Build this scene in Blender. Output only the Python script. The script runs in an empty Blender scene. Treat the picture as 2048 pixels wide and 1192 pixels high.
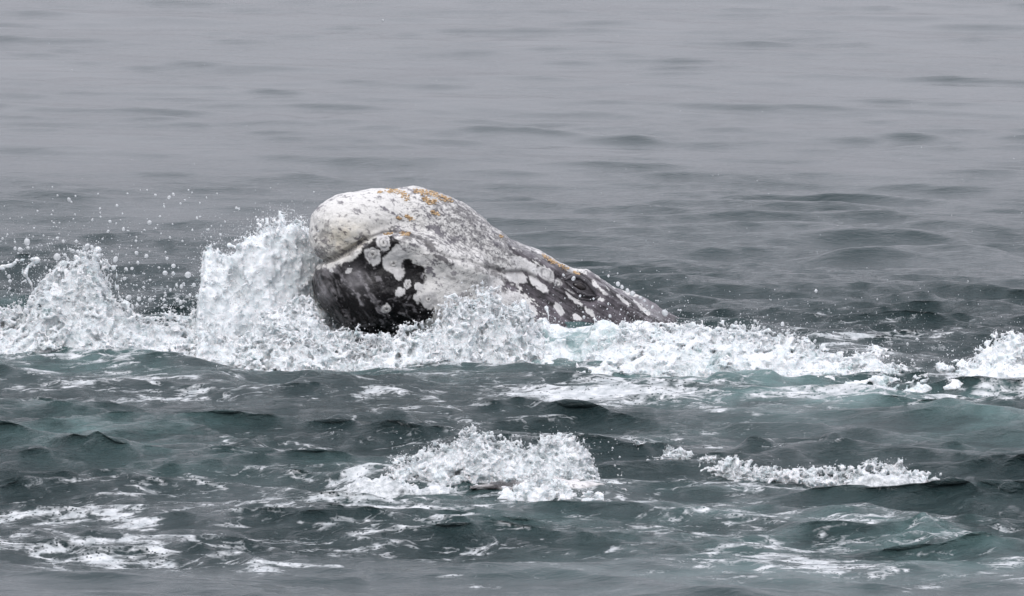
import bpy, math, random
import numpy as np
import openvdb
from mathutils import Vector

random.seed(7)
RNG = np.random.default_rng(11)
C = bpy.context.scene.collection

# ------------------------------------------------------------------ camera, sky, sun, exposure
CAM = np.array((0.0, -35.0, 5.0))
FPX = 10607.0                       # focal length in photo pixels (photo is 2048 wide)
PITCH = math.radians(7.84)
FWD = np.array((0, math.cos(PITCH), -math.sin(PITCH)))
UPV = np.array((0, math.sin(PITCH), math.cos(PITCH)))

cam_d = bpy.data.cameras.new('camera')
cam_d.sensor_width = 36.0
cam_d.lens = 36.0 * FPX / 2048.0
cam_d.clip_start = 0.5
cam_d.clip_end = 9000
cam_d.dof.use_dof = True
cam_d.dof.focus_distance = 32.5
cam_d.dof.aperture_fstop = 16.0
cam = bpy.data.objects.new('camera', cam_d)
cam.location = CAM
cam.rotation_euler = (math.radians(90) - PITCH, 0, 0)
C.objects.link(cam)
sc = bpy.context.scene
sc.camera = cam

SUN_EL, SUN_AZ = math.radians(52), math.radians(200)   # azimuth: clockwise from +Y
world = bpy.data.worlds.new('World')
sc.world = world
world.use_nodes = True
wn = world.node_tree.nodes
wl = world.node_tree.links
wn.clear()
sky = wn.new('ShaderNodeTexSky')
sky.sky_type = 'NISHITA'
sky.sun_disc = False
sky.sun_elevation = SUN_EL
sky.sun_rotation = SUN_AZ
sky.air_density = 1.0
sky.dust_density = 6.0
sky.ozone_density = 1.0
hsv = wn.new('ShaderNodeHueSaturation')
hsv.inputs['Saturation'].default_value = 0.06
mixw = wn.new('ShaderNodeMix')
mixw.data_type = 'RGBA'
mixw.inputs[0].default_value = 0.80                     # closed cloud deck: mostly even grey
# overcast deck: brighter overhead than at the horizon
wtc = wn.new('ShaderNodeTexCoord'); wsep = wn.new('ShaderNodeSeparateXYZ'); wmr = wn.new('ShaderNodeMapRange')
wmr.inputs[1].default_value = 0.0; wmr.inputs[2].default_value = 1.0; wmr.inputs[3].default_value = 0.45; wmr.inputs[4].default_value = 2.4
wpw = wn.new('ShaderNodeMath'); wpw.operation = 'POWER'; wpw.use_clamp = True; wpw.inputs[1].default_value = 0.62
wsc = wn.new('ShaderNodeVectorMath'); wsc.operation = 'SCALE'; wsc.inputs[0].default_value = (9.7, 9.68, 10.75)
wl.new(wtc.outputs['Generated'], wsep.inputs[0]); wl.new(wsep.outputs['Z'], wpw.inputs[0]); wl.new(wpw.outputs[0], wmr.inputs[0]); wl.new(wmr.outputs[0], wsc.inputs['Scale'])
wl.new(wsc.outputs[0], mixw.inputs[7])
bg = wn.new('ShaderNodeBackground')
bg.inputs['Strength'].default_value = 0.083
wo = wn.new('ShaderNodeOutputWorld')
wl.new(sky.outputs[0], hsv.inputs['Color'])
wl.new(hsv.outputs[0], mixw.inputs[6])
wl.new(mixw.outputs[2], bg.inputs['Color'])
wl.new(bg.outputs[0], wo.inputs['Surface'])

sun_d = bpy.data.lights.new('sun', 'SUN')
sun_d.energy = 1.2
sun_d.angle = math.radians(25)
sun_d.color = (1.0, 0.97, 0.93)
sun = bpy.data.objects.new('sun', sun_d)
sd = Vector((math.sin(SUN_AZ) * math.cos(SUN_EL), math.cos(SUN_AZ) * math.cos(SUN_EL), math.sin(SUN_EL)))
sun.rotation_euler = sd.to_track_quat('Z', 'Y').to_euler()
C.objects.link(sun)

sc.view_settings.view_transform = 'Standard'
sc.view_settings.look = 'None'
sc.view_settings.exposure = 0.16
sc.view_settings.gamma = 1.0
sc.view_settings.use_curve_mapping = False
sc.render.engine = 'CYCLES'
sc.cycles.max_bounces = 8
sc.cycles.transmission_bounces = 6
sc.cycles.diffuse_bounces = 3
sc.cycles.glossy_bounces = 3
sc.cycles.caustics_reflective = False
sc.cycles.caustics_refractive = False

# ------------------------------------------------------------------ helpers
def project(P):
    d = P - CAM
    dep = d @ FWD
    return 1024 + FPX * d[..., 0] / dep, 596 - FPX * (d @ UPV) / dep, dep

def rayd(px, py):
    px = np.asarray(px, float); py = np.asarray(py, float)
    x = (px - 1024) / FPX
    y = (596 - py) / FPX
    return np.stack([x, FWD[1] + y * UPV[1], FWD[2] + y * UPV[2]], -1)

def at(px, py, Y):
    d = rayd(px, py)
    t = (Y - CAM[1]) / d[..., 1]
    return CAM + d * t[..., None]

def sea(px, py, z=0.0):
    d = rayd(px, py)
    t = (z - CAM[2]) / d[..., 2]
    return CAM + d * t[..., None]

def sstep(a, b, x):
    t = np.clip((x - a) / (b - a), 0, 1)
    return t * t * (3 - 2 * t)

def spec_noise3(shape, lo, hi, seed, aniso=(1, 1, 1)):
    """periodic gaussian noise with wavelengths lo..hi (voxels), unit rms"""
    r = np.random.default_rng(seed)
    f = np.fft.rfftn(r.standard_normal(shape).astype(np.float32))
    k = np.sqrt((np.fft.fftfreq(shape[0])[:, None, None] * aniso[0]) ** 2 + (np.fft.fftfreq(shape[1])[None, :, None] * aniso[1]) ** 2
                + (np.fft.rfftfreq(shape[2])[None, None, :] * aniso[2]) ** 2)
    k[0, 0, 0] = 1
    a = (1 / np.maximum(k, 1e-6)) ** 1.9 * np.exp(-(k * lo) ** 2 * 0.6) * (1 - np.exp(-(k * hi) ** 2 * 2))
    a[0, 0, 0] = 0
    n = np.fft.irfftn(f * a, s=shape).astype(np.float32)
    return n / n.std()

_T3 = {}
def tile3(seed):
    if seed not in _T3:
        _T3[seed] = spec_noise3((96, 96, 96), 3.0, 48, seed)
    return _T3[seed]

def n3(P, scale, seed, stretch=None):
    """sample the tile: features about 'scale' metres"""
    T = tile3(seed)
    q = P / scale * 16.0
    q = q + seed * 7.3
    i = np.floor(q).astype(int)
    f = q - i
    f = f * f * (3 - 2 * f)
    i0 = i % 96
    i1 = (i + 1) % 96
    r = 0
    for a in (0, 1):
        for b in (0, 1):
            for c in (0, 1):
                w = (f[..., 0] if a else 1 - f[..., 0]) * (f[..., 1] if b else 1 - f[..., 1]) * (f[..., 2] if c else 1 - f[..., 2])
                r = r + w * T[(i1 if a else i0)[..., 0], (i1 if b else i0)[..., 1], (i1 if c else i0)[..., 2]]
    return r

def mesh_obj(name, V, quads=None, tris=None, mat=None, parent=None, smooth=True, attrs=None, link=True, flip_test=False):
    me = bpy.data.meshes.new(name)
    V = np.asarray(V, np.float32)
    nq = 0 if quads is None else len(quads)
    nt = 0 if tris is None else len(tris)
    me.vertices.add(len(V))
    me.vertices.foreach_set('co', V.ravel())
    idx = []
    if nq: idx.append(np.asarray(quads, np.int32).ravel())
    if nt: idx.append(np.asarray(tris, np.int32).ravel())
    idx = np.concatenate(idx)
    me.loops.add(len(idx))
    me.loops.foreach_set('vertex_index', idx)
    me.polygons.add(nq + nt)
    st = np.concatenate([np.arange(nq) * 4, nq * 4 + np.arange(nt) * 3]).astype(np.int32)
    me.polygons.foreach_set('loop_start', st)
    if smooth:
        me.polygons.foreach_set('use_smooth', np.ones(nq + nt, bool))
    me.update(calc_edges=True)
    me.validate()
    if flip_test:
        tri = V[np.asarray(quads)[:, :3]]
        if np.einsum('ij,ij->', tri[:, 0], np.cross(tri[:, 1], tri[:, 2])) < 0: me.flip_normals()
    for k, v in (attrs or {}).items():
        v = np.asarray(v, np.float32)
        if v.ndim == 1:
            a = me.attributes.new(k, 'FLOAT', 'POINT')
            a.data.foreach_set('value', v)
        else:
            a = me.attributes.new(k, 'FLOAT_COLOR', 'POINT')
            a.data.foreach_set('color', np.concatenate([v, np.ones((len(v), 1), np.float32)], 1).ravel())
    if mat: me.materials.append(mat)
    o = bpy.data.objects.new(name, me)
    if link:
        C.objects.link(o)
        if parent: o.parent = parent
    return o

def tag(o, label=None, cat=None, group=None, kind=None):
    if label: o['label'] = label
    if cat: o['category'] = cat
    if group: o['group'] = group
    if kind: o['kind'] = kind
    return o

def thing(name, label, cat, group=None):
    o = bpy.data.objects.new(name, None)
    o.empty_display_size = 0.1
    C.objects.link(o)
    return tag(o, label, cat, group)

def seg_dist(px, py, poly, ax=1.0, ay=1.0):
    """distance in (scaled) pixels to a polyline; also the parameter along it 0..1"""
    best = np.full(np.shape(px), 1e9); tb = np.zeros(np.shape(px))
    n = len(poly) - 1
    for k in range(n):
        x0, y0 = poly[k][:2]; x1, y1 = poly[k + 1][:2]
        dx, dy = (x1 - x0) * ax, (y1 - y0) * ay
        qx, qy = (px - x0) * ax, (py - y0) * ay
        t = np.clip((qx * dx + qy * dy) / (dx * dx + dy * dy + 1e-9), 0, 1)
        d = np.hypot(qx - t * dx, qy - t * dy)
        m = d < best
        best = np.where(m, d, best); tb = np.where(m, (k + t) / n, tb)
    return best, tb

def in_poly(px, py, poly):
    """signed distance (pixels), positive inside"""
    d, _ = seg_dist(px, py, poly + [poly[0]])
    ins = np.zeros(np.shape(px), bool)
    n = len(poly)
    for k in range(n):
        x0, y0 = poly[k]; x1, y1 = poly[(k + 1) % n]
        c = ((y0 > py) != (y1 > py)) & (px < (x1 - x0) * (py - y0) / (y1 - y0 + 1e-12) + x0)
        ins ^= c
    return np.where(ins, d, -d)

def ico(sub=1):
    import bmesh
    bm = bmesh.new()
    bmesh.ops.create_icosphere(bm, subdivisions=sub, radius=1)
    V = np.array([v.co[:] for v in bm.verts]); T = np.array([[v.index for v in f.verts] for f in bm.faces])
    bm.free()
    return V, T
OCTA = (np.array([(1, 0, 0), (-1, 0, 0), (0, 1, 0), (0, -1, 0), (0, 0, 1), (0, 0, -1)], float), np.array([(0, 2, 4), (2, 1, 4), (1, 3, 4), (3, 0, 4), (2, 0, 5), (1, 2, 5), (3, 1, 5), (0, 3, 5)]))
ICO1, ICO2, ICO3 = ico(1), ico(2), ico(3)

def balls(centres, radii, base=ICO1, squash=None, jitter=0.0):
    """joined little ellipsoids -> V, T"""
    bv, bt = base
    n = len(centres)
    V = np.repeat(bv[None], n, 0) * np.asarray(radii)[:, None, None]
    if squash is not None: V = V * squash[:, None, :]
    if jitter: V = V * (1 + jitter * RNG.standard_normal((n, len(bv), 1)))
    V = V + np.asarray(centres)[:, None, :]
    T = bt[None] + (np.arange(n) * len(bv))[:, None, None]
    return V.reshape(-1, 3), T.reshape(-1, 3)

def tube(pts, rad, seg=8):
    pts = np.asarray(pts, float); n = len(pts)
    tg = np.gradient(pts, axis=0); tg /= np.linalg.norm(tg, axis=1)[:, None] + 1e-9
    ref = np.array((0.13, -0.9, 0.4))
    a = np.cross(tg, ref); a /= np.linalg.norm(a, axis=1)[:, None] + 1e-9
    b = np.cross(tg, a)
    th = np.linspace(0, 2 * math.pi, seg, endpoint=False)
    V = pts[:, None] + (a[:, None] * np.cos(th)[None, :, None] + b[:, None] * np.sin(th)[None, :, None]) * np.asarray(rad)[:, None, None]
    V = V.reshape(-1, 3)
    Q = []
    for i in range(n - 1):
        for j in range(seg):
            k = (j + 1) % seg
            Q.append((i * seg + j, i * seg + k, (i + 1) * seg + k, (i + 1) * seg + j))
    V = np.concatenate([V, pts[:1], pts[-1:]])
    T = [(len(V) - 2, (j + 1) % seg, j) for j in range(seg)] + [(len(V) - 1, (n - 1) * seg + j, (n - 1) * seg + (j + 1) % seg) for j in range(seg)]
    return V, Q, T

# ------------------------------------------------------------------ materials
class NT:
    def __init__(s, name):
        s.m = bpy.data.materials.new(name); s.m.use_nodes = True
        s.t = s.m.node_tree; s.t.nodes.clear()
        s.out = s.t.nodes.new('ShaderNodeOutputMaterial')
    def n(s, typ, props=None, **inp):
        nd = s.t.nodes.new(typ)
        for k, v in (props or {}).items(): setattr(nd, k, v)
        for k, v in inp.items():
            key = int(k[1:]) if k[0] == 'i' and k[1:].isdigit() else k.replace('_', ' ')
            if isinstance(v, bpy.types.NodeSocket): s.t.links.new(v, nd.inputs[key])
            else: nd.inputs[key].default_value = v
        return nd
    def math(s, op, a, b=0.0, clamp=False):
        return s.n('ShaderNodeMath', {'operation': op, 'use_clamp': clamp}, i0=a, i1=b).outputs[0]
    def ramp(s, v, a, b, lo=0.0, hi=1.0):
        return s.n('ShaderNodeMapRange', {'interpolation_type': 'SMOOTHSTEP'}, i0=v, i1=a, i2=b, i3=lo, i4=hi).outputs[0]
    def mix(s, f, a, b):
        return s.n('ShaderNodeMix', {'data_type': 'RGBA'}, i0=f, i6=a, i7=b).outputs[2]
    def noise(s, co, scale, detail=4, rough=0.55, dist=0.0):
        return s.n('ShaderNodeTexNoise', None, Vector=co, Scale=scale, Detail=detail, Roughness=rough, Distortion=dist).outputs['Fac']
    def attr(s, name, out='Fac'):
        return s.n('ShaderNodeAttribute', {'attribute_name': name}).outputs[out]
    def pos(s):
        return s.n('ShaderNodeNewGeometry').outputs['Position']
    def mapv(s, v, sc=(1, 1, 1), rot=(0, 0, 0)):
        return s.n('ShaderNodeMapping', None, Vector=v, Scale=sc, Rotation=rot).outputs[0]
    def bump(s, h, strength, dist, normal=None):
        nd = s.n('ShaderNodeBump', None, Height=h, Strength=strength, Distance=dist)
        if normal is not None: s.t.links.new(normal, nd.inputs['Normal'])
        return nd.outputs[0]
    def surf(s, sh):
        s.t.links.new(sh, s.out.inputs['Surface']); return s.m

def mat_water():
    t = NT('sea_water')
    co = t.pos()
    foam = t.attr('foam'); aer = t.attr('aer'); rip = t.attr('ripple')
    # floating foam: broken lace with bubble holes
    warp = t.n('ShaderNodeTexNoise', None, Vector=co, Scale=3.0, Detail=3.0)
    wv = t.n('ShaderNodeVectorMath', {'operation': 'MULTIPLY_ADD'}, i0=warp.outputs['Color'], i1=(0.16, 0.16, 0.0), i2=co).outputs[0]
    l1 = t.noise(t.mapv(wv, (0.5, 1.0, 1.0)), 8.0, 7, 0.66, 0.4)
    l0 = t.noise(t.mapv(wv, (0.42, 0.9, 1.0)), 4.2, 3, 0.5, 0.8)
    rid = t.math('SUBTRACT', 1.0, t.math('MULTIPLY', t.math('ABSOLUTE', t.math('SUBTRACT', l0, 0.5)), 9.0), True)
    l2 = t.noise(t.mapv(wv, (0.45, 1.0, 1.0)), 10.0, 3, 0.5, 1.0)
    rid2 = t.math('SUBTRACT', 1.0, t.math('MULTIPLY', t.math('ABSOLUTE', t.math('SUBTRACT', l2, 0.5)), 13.0), True)
    lace = t.math('SUBTRACT', t.math('ADD', t.math('MULTIPLY', rid, 0.34), t.math('MULTIPLY', rid2, 0.24)), 0.19)
    v2 = t.n('ShaderNodeTexVoronoi', {'feature': 'F1'}, Vector=t.mapv(co, (1, 0.8, 1)), Scale=44.0).outputs['Distance']
    v3 = t.n('ShaderNodeTexVoronoi', {'feature': 'F1'}, Vector=t.mapv(co, (1, 0.6, 1)), Scale=19.0).outputs['Distance']
    hole = t.math('ADD', t.ramp(v2, 0.08, 0.34, -0.26, 0.05), t.ramp(v3, 0.06, 0.34, -0.15, 0.02))
    s1 = t.math('MULTIPLY', t.math('SUBTRACT', l1, 0.5), 1.45)
    dens = t.math('ADD', t.math('ADD', foam, s1), t.math('ADD', lace, hole))
    fm = t.ramp(dens, 0.44, 0.82)
    fm = t.math('MULTIPLY', fm, t.ramp(foam, 0.02, 0.12))
    # water body colour: deep green-grey, paler where full of air bubbles
    cl = t.noise(t.mapv(wv, (0.6, 1.0, 1)), 2.6, 6, 0.65)
    am = t.math('MULTIPLY', aer, t.ramp(cl, 0.32, 0.68, 0.12, 1.0), True)
    body = t.mix(am, (0.012, 0.026, 0.028, 1), (0.12, 0.21, 0.205, 1))
    # fine ripples
    r1 = t.noise(t.mapv(wv, (0.40, 1.0, 1.0), (0, 0, 0.2)), 11.0, 7, 0.70, 0.3)
    r2 = t.noise(t.mapv(wv, (0.5, 1.0, 1.0), (0, 0, -0.3)), 40.0, 3, 0.5)
    r3 = t.noise(t.mapv(wv, (0.38, 1.0, 1.0), (0, 0, 0.05)), 23.0, 4, 0.6, 0.5)
    hh = t.math('ADD', t.math('ADD', t.math('MULTIPLY', r1, 0.052), t.math('MULTIPLY', r2, 0.018)), t.math('MULTIPLY', r3, 0.020))
    hh = t.math('MULTIPLY', hh, rip)
    b = t.bump(hh, 1.0, 1.0)
    wat = t.n('ShaderNodeBsdfPrincipled', None, Base_Color=body, Roughness=0.07, IOR=1.333, Normal=b)
    fb = t.bump(t.math('ADD', t.math('MULTIPLY', fm, 0.012), t.math('MULTIPLY', t.noise(co, 60, 3), 0.012)), 1.0, 1.0)
    foamcol = t.mix(t.ramp(t.noise(co, 14, 4), 0.3, 0.7), (0.32, 0.35, 0.36, 1), (0.57, 0.59, 0.60, 1))
    fo = t.n('ShaderNodeBsdfPrincipled', None, Base_Color=foamcol, Roughness=0.55, IOR=1.33, Normal=fb)
    ms = t.n('ShaderNodeMixShader', None, i0=fm, i1=wat.outputs[0], i2=fo.outputs[0])
    return t.surf(ms.outputs[0])

def mat_splash(name, clear=0.45, clear_scale=7.0, tint=(0.46, 0.58, 0.59, 1), bump=1.0, fine=70.0):
    """white water: bubbly foam with glassy clear patches"""
    t = NT(name)
    co = t.pos()
    w = t.n('ShaderNodeTexNoise', None, Vector=co, Scale=9.0, Detail=3.0)
    wv = t.n('ShaderNodeVectorMath', {'operation': 'MULTIPLY_ADD'}, i0=w.outputs['Color'], i1=(0.08, 0.08, 0.08), i2=co).outputs[0]
    c1 = t.noise(wv, clear_scale, 5, 0.65, 0.5)
    cm = t.ramp(c1, 0.62 - clear * 0.25, 0.74 - clear * 0.15)
    wh = t.mix(t.ramp(t.noise(wv, 15, 6, 0.72), 0.36, 0.60), (0.64, 0.69, 0.705, 1), (0.80, 0.82, 0.83, 1))
    n1 = t.noise(wv, 28, 4, 0.65); n2 = t.noise(wv, fine, 3, 0.6)
    v = t.n('ShaderNodeTexVoronoi', {'feature': 'F1'}, Vector=wv, Scale=fine * 0.8).outputs['Distance']
    hh = t.math('ADD', t.math('ADD', t.math('MULTIPLY', n1, 0.016), t.math('MULTIPLY', n2, 0.016)), t.math('MULTIPLY', v, 0.012))
    b = t.bump(hh, 0.7 * bump, 1.0)
    fo = t.n('ShaderNodeBsdfPrincipled', None, Base_Color=wh, Roughness=0.25, IOR=1.33, Normal=b, Subsurface_Weight=0.6, Subsurface_Radius=(0.022, 0.026, 0.027), Subsurface_Scale=1.0)
    tr = t.n('ShaderNodeBsdfTranslucent', None, Color=(0.85, 0.9, 0.9, 1), Normal=b)
    fo2 = t.n('ShaderNodeMixShader', None, i0=0.15, i1=fo.outputs[0], i2=tr.outputs[0])
    gl = t.n('ShaderNodeBsdfGlass', None, Color=(0.93, 0.98, 0.98, 1), Roughness=0.03, IOR=1.33, Normal=b)
    tb = t.n('ShaderNodeBsdfPrincipled', None, Base_Color=tint, Roughness=0.1, IOR=1.33, Normal=b)
    gm = t.n('ShaderNodeMixShader', None, i0=0.62, i1=gl.outputs[0], i2=tb.outputs[0])
    ms = t.n('ShaderNodeMixShader', None, i0=t.math('MULTIPLY', cm, 0.9), i1=fo2.outputs[0], i2=gm.outputs[0])
    return t.surf(ms.outputs[0])

def mat_drop():
    t = NT('water_drop')
    d = t.n('ShaderNodeBsdfPrincipled', None, Base_Color=(0.84, 0.87, 0.89, 1), Roughness=0.12, IOR=1.33)
    g = t.n('ShaderNodeBsdfGlass', None, Color=(0.98, 1, 1, 1), Roughness=0.0, IOR=1.33)
    ms = t.n('ShaderNodeMixShader', None, i0=0.5, i1=d.outputs[0], i2=g.outputs[0])
    return t.surf(ms.outputs[0])

def mat_skin(name):
    t = NT(name)
    co = t.pos()
    col = t.attr('skin', 'Color')
    # fine grey flecks drawn out along the head
    sp = t.attr('speck')
    sv = t.mapv(co, (0.45, 1.0, 0.9), (0, 0.55, 0))
    f1 = t.noise(sv, 52, 6, 0.80, 0.7)
    fk = t.ramp(t.math('ADD', f1, t.math('MULTIPLY', sp, 0.16)), 0.60, 0.70)
    fk = t.math('MULTIPLY', fk, t.ramp(sp, 0.0, 0.15, 0.0, 0.8))
    col = t.mix(fk, col, (0.075, 0.073, 0.08, 1))
    f3 = t.ramp(t.noise(sv, 62, 5, 0.8, 0.8), 0.60, 0.72, 0.0, 0.14)
    col = t.mix(f3, col, (0.30, 0.30, 0.31, 1))
    f = t.noise(co, 55, 4, 0.7)
    f2 = t.noise(co, 160, 2, 0.6)
    k = t.math('ADD', t.math('MULTIPLY', f, 0.34), t.math('MULTIPLY', f2, 0.22))
    k = t.math('ADD', k, 0.72)
    c = t.n('ShaderNodeVectorMath', {'operation': 'SCALE'}, i0=col, Scale=k).outputs[0]
    h = t.math('ADD', t.math('MULTIPLY', t.noise(co, 22, 4, 0.6), 0.010), t.math('MULTIPLY', f2, 0.0025))
    b = t.bump(h, 0.9, 1.0)
    r = t.ramp(t.noise(co, 9, 3), 0.3, 0.7, 0.12, 0.36)
    p = t.n('ShaderNodeBsdfPrincipled', None, Base_Color=c, Roughness=r, IOR=1.36, Normal=b, Specular_IOR_Level=0.33)
    return t.surf(p.outputs[0])

def mat_plain(name, ca, cb, scale, rough=0.5, bump=0.004):
    t = NT(name)
    co = t.pos()
    f = t.noise(co, scale, 4, 0.7)
    c = t.mix(t.ramp(f, 0.35, 0.65), ca, cb)
    b = t.bump(f, 1.0, bump)
    p = t.n('ShaderNodeBsdfPrincipled', None, Base_Color=c, Roughness=rough, IOR=1.4, Normal=b)
    return t.surf(p.outputs[0])

M_water = mat_water()
M_skin = mat_skin('whale_skin')
M_splash = mat_splash('white_water', 0.24)
M_splash_soft = mat_splash('white_water_soft', 0.05, 6.0, bump=0.5)
M_splash_glass = mat_splash('white_water_glassy', 0.52, 12.0, (0.36, 0.42, 0.43, 1), 1.2, 60.0)
M_foam = mat_plain('foam_clump_white', (0.36, 0.39, 0.40, 1), (0.62, 0.64, 0.65, 1), 26, 0.45, 0.02)
M_drop = mat_drop()
def mat_froth():
    t = NT('froth_bubbles')
    d = t.n('ShaderNodeBsdfPrincipled', None, Base_Color=(0.88, 0.90, 0.92, 1), Roughness=0.1, IOR=1.33)
    g = t.n('ShaderNodeBsdfGlass', None, Color=(0.98, 1, 1, 1), Roughness=0.0, IOR=1.33)
    ms = t.n('ShaderNodeMixShader', None, i0=0.35, i1=d.outputs[0], i2=g.outputs[0])
    return t.surf(ms.outputs[0])
M_froth = mat_froth()
M_lice = mat_plain('whale_lice_orange', (0.20, 0.125, 0.06, 1), (0.60, 0.43, 0.25, 1), 40, 0.6)
M_barn = mat_plain('barnacle_shell', (0.30, 0.30, 0.29, 1), (0.56, 0.55, 0.53, 1), 90, 0.55)
M_eye = mat_plain('eye_dark', (0.008, 0.007, 0.008, 1), (0.02, 0.016, 0.015, 1), 30, 0.06, 0.0)
M_lid = mat_plain('eyelid_skin', (0.025, 0.024, 0.027, 1), (0.07, 0.065, 0.07, 1), 60, 0.3)
M_hole = mat_plain('barnacle_mouth', (0.10, 0.10, 0.10, 1), (0.22, 0.21, 0.20, 1), 70, 0.5)

# ------------------------------------------------------------------ the sea
def sea_band(N, L, lo, hi, seed, spread):
    r = np.random.default_rng(seed)
    g = (r.standard_normal((N, N)) + 1j * r.standard_normal((N, N)))
    k = np.fft.fftfreq(N, L / N) * 2 * math.pi
    KX, KY = np.meshgrid(k, k, indexing='ij')
    K = np.hypot(KX, KY); K[0, 0] = 1
    lam = 2 * math.pi / K
    amp = K ** -2.0 * np.exp(-(lo / lam) ** 4) * np.exp(-(lam / hi) ** 4)
    c = np.abs(KY * 0.97 + KX * 0.22) / K
    amp = amp * (c ** spread + 0.05)
    amp[0, 0] = 0
    Hk = g * amp
    h = np.fft.ifft2(Hk).real
    dx = np.fft.ifft2(-1j * KX / K * Hk).real
    dy = np.fft.ifft2(-1j * KY / K * Hk).real
    sl = np.fft.ifft2(1j * KY * Hk).real.std()
    return [a / sl for a in (h, dx, dy)]

def samp(T, L, x, y):
    N = T.shape[0]
    u = (x / L * N) % N; v = (y / L * N) % N
    i = np.floor(u).astype(int); j = np.floor(v).astype(int)
    a = u - i; b = v - j
    i1 = (i + 1) % N; j1 = (j + 1) % N; i %= N; j %= N
    return (T[i, j] * (1 - a) + T[i1, j] * a) * (1 - b) + (T[i, j1] * (1 - a) + T[i1, j1] * a) * b

BANDS = [(sea_band(1024, 46.0, 1.1, 5.0, 3, 6), 46.0, 0.9), (sea_band(1024, 21.0, 0.30, 1.3, 5, 5), 21.0, 1.4), (sea_band(1024, 9.0, 0.085, 0.4, 8, 3), 9.0, 1.5)]
LOWN = sea_band(256, 60.0, 2.0, 9.0, 21, 1)[0]; LOWN = LOWN / LOWN.std()
LOWM = sea_band(512, 18.0, 0.35, 2.4, 22, 1)[0]; LOWM = LOWM / LOWM.std()

# raised water: (polyline in photo pixels on the sea, half width across, height)
RIDGES = [
    ([(-250, 668), (60, 668), (330, 672), (440, 676)], 26, 0.20), ([(520, 722), (600, 726), (660, 726)], 26, -0.12),
    ([(1000, 690), (1150, 688), (1400, 694), (1600, 712), (1800, 742), (1960, 772)], 26, 0.09),
    ([(-300, 752), (60, 750), (300, 752), (430, 764)], 14, 0.085),
    ([(620, 772), (690, 776), (790, 782)], 18, 0.06),
    ([(1300, 790), (1480, 788), (1560, 792), (1750, 806)], 12, 0.05),
    ([(1750, 850), (1950, 852), (2150, 862), (2300, 870)], 22, 0.12),
    ([(-200, 850), (100, 846), (330, 862), (460, 900)], 18, 0.03),
    ([(60, 975), (130, 972), (220, 985)], 13, 0.07),
    ([(1750, 1050), (1900, 1060), (2150, 1100)], 26, 0.08),
    ([(300, 985), (440, 982), (560, 1000)], 12, 0.06),
    ([(1330, 945), (1480, 960), (1640, 965), (1860, 965)], 14, 0.022),
    ([(700, 972), (900, 965), (1190, 972)], 16, 0.07),
    ([(1500, 925), (1640, 918), (1680, 922)], 10, 0.05),
    ([(-200, 395), (60, 400), (200, 400)], 16, 0.06), ([(560, 245), (760, 245), (950, 250)], 12, 0.05), ([(1680, 520), (1830, 512), (1980, 520)], 14, 0.06),
    ([(-100, 545), (200, 540), (420, 545)], 14, 0.08),
    ([(1500, 908), (1570, 903), (1640, 898), (1664, 908)], 5, 0.055), ([(1470, 858), (1560, 856), (1640, 858)], 4, 0.035), ([(1440, 778), (1490, 774), (1540, 778)], 5, 0.03),
    ([(650, 756), (690, 753), (730, 758), (800, 768)], 8, 0.055), ([(610, 778), (700, 784), (770, 776)], 6, 0.04),
    ([(230, 925), (270, 918), (330, 928)], 5, 0.02), ([(200, 906), (280, 900)], 5, 0.04), ([(680, 905), (760, 903), (850, 912)], 6, 0.03), ([(690, 846), (760, 842), (900, 852)], 6, 0.03),
    ([(-50, 1130), (200, 1142), (420, 1150), (700, 1150)], 6, 0.03), ([(420, 1118), (460, 1112), (500, 1122)], 6, 0.03), ([(1850, 1085), (1950, 1105), (2048, 1130)], 6, 0.03), ([(0, 870), (140, 895)], 7, 0.05),
]
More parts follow.
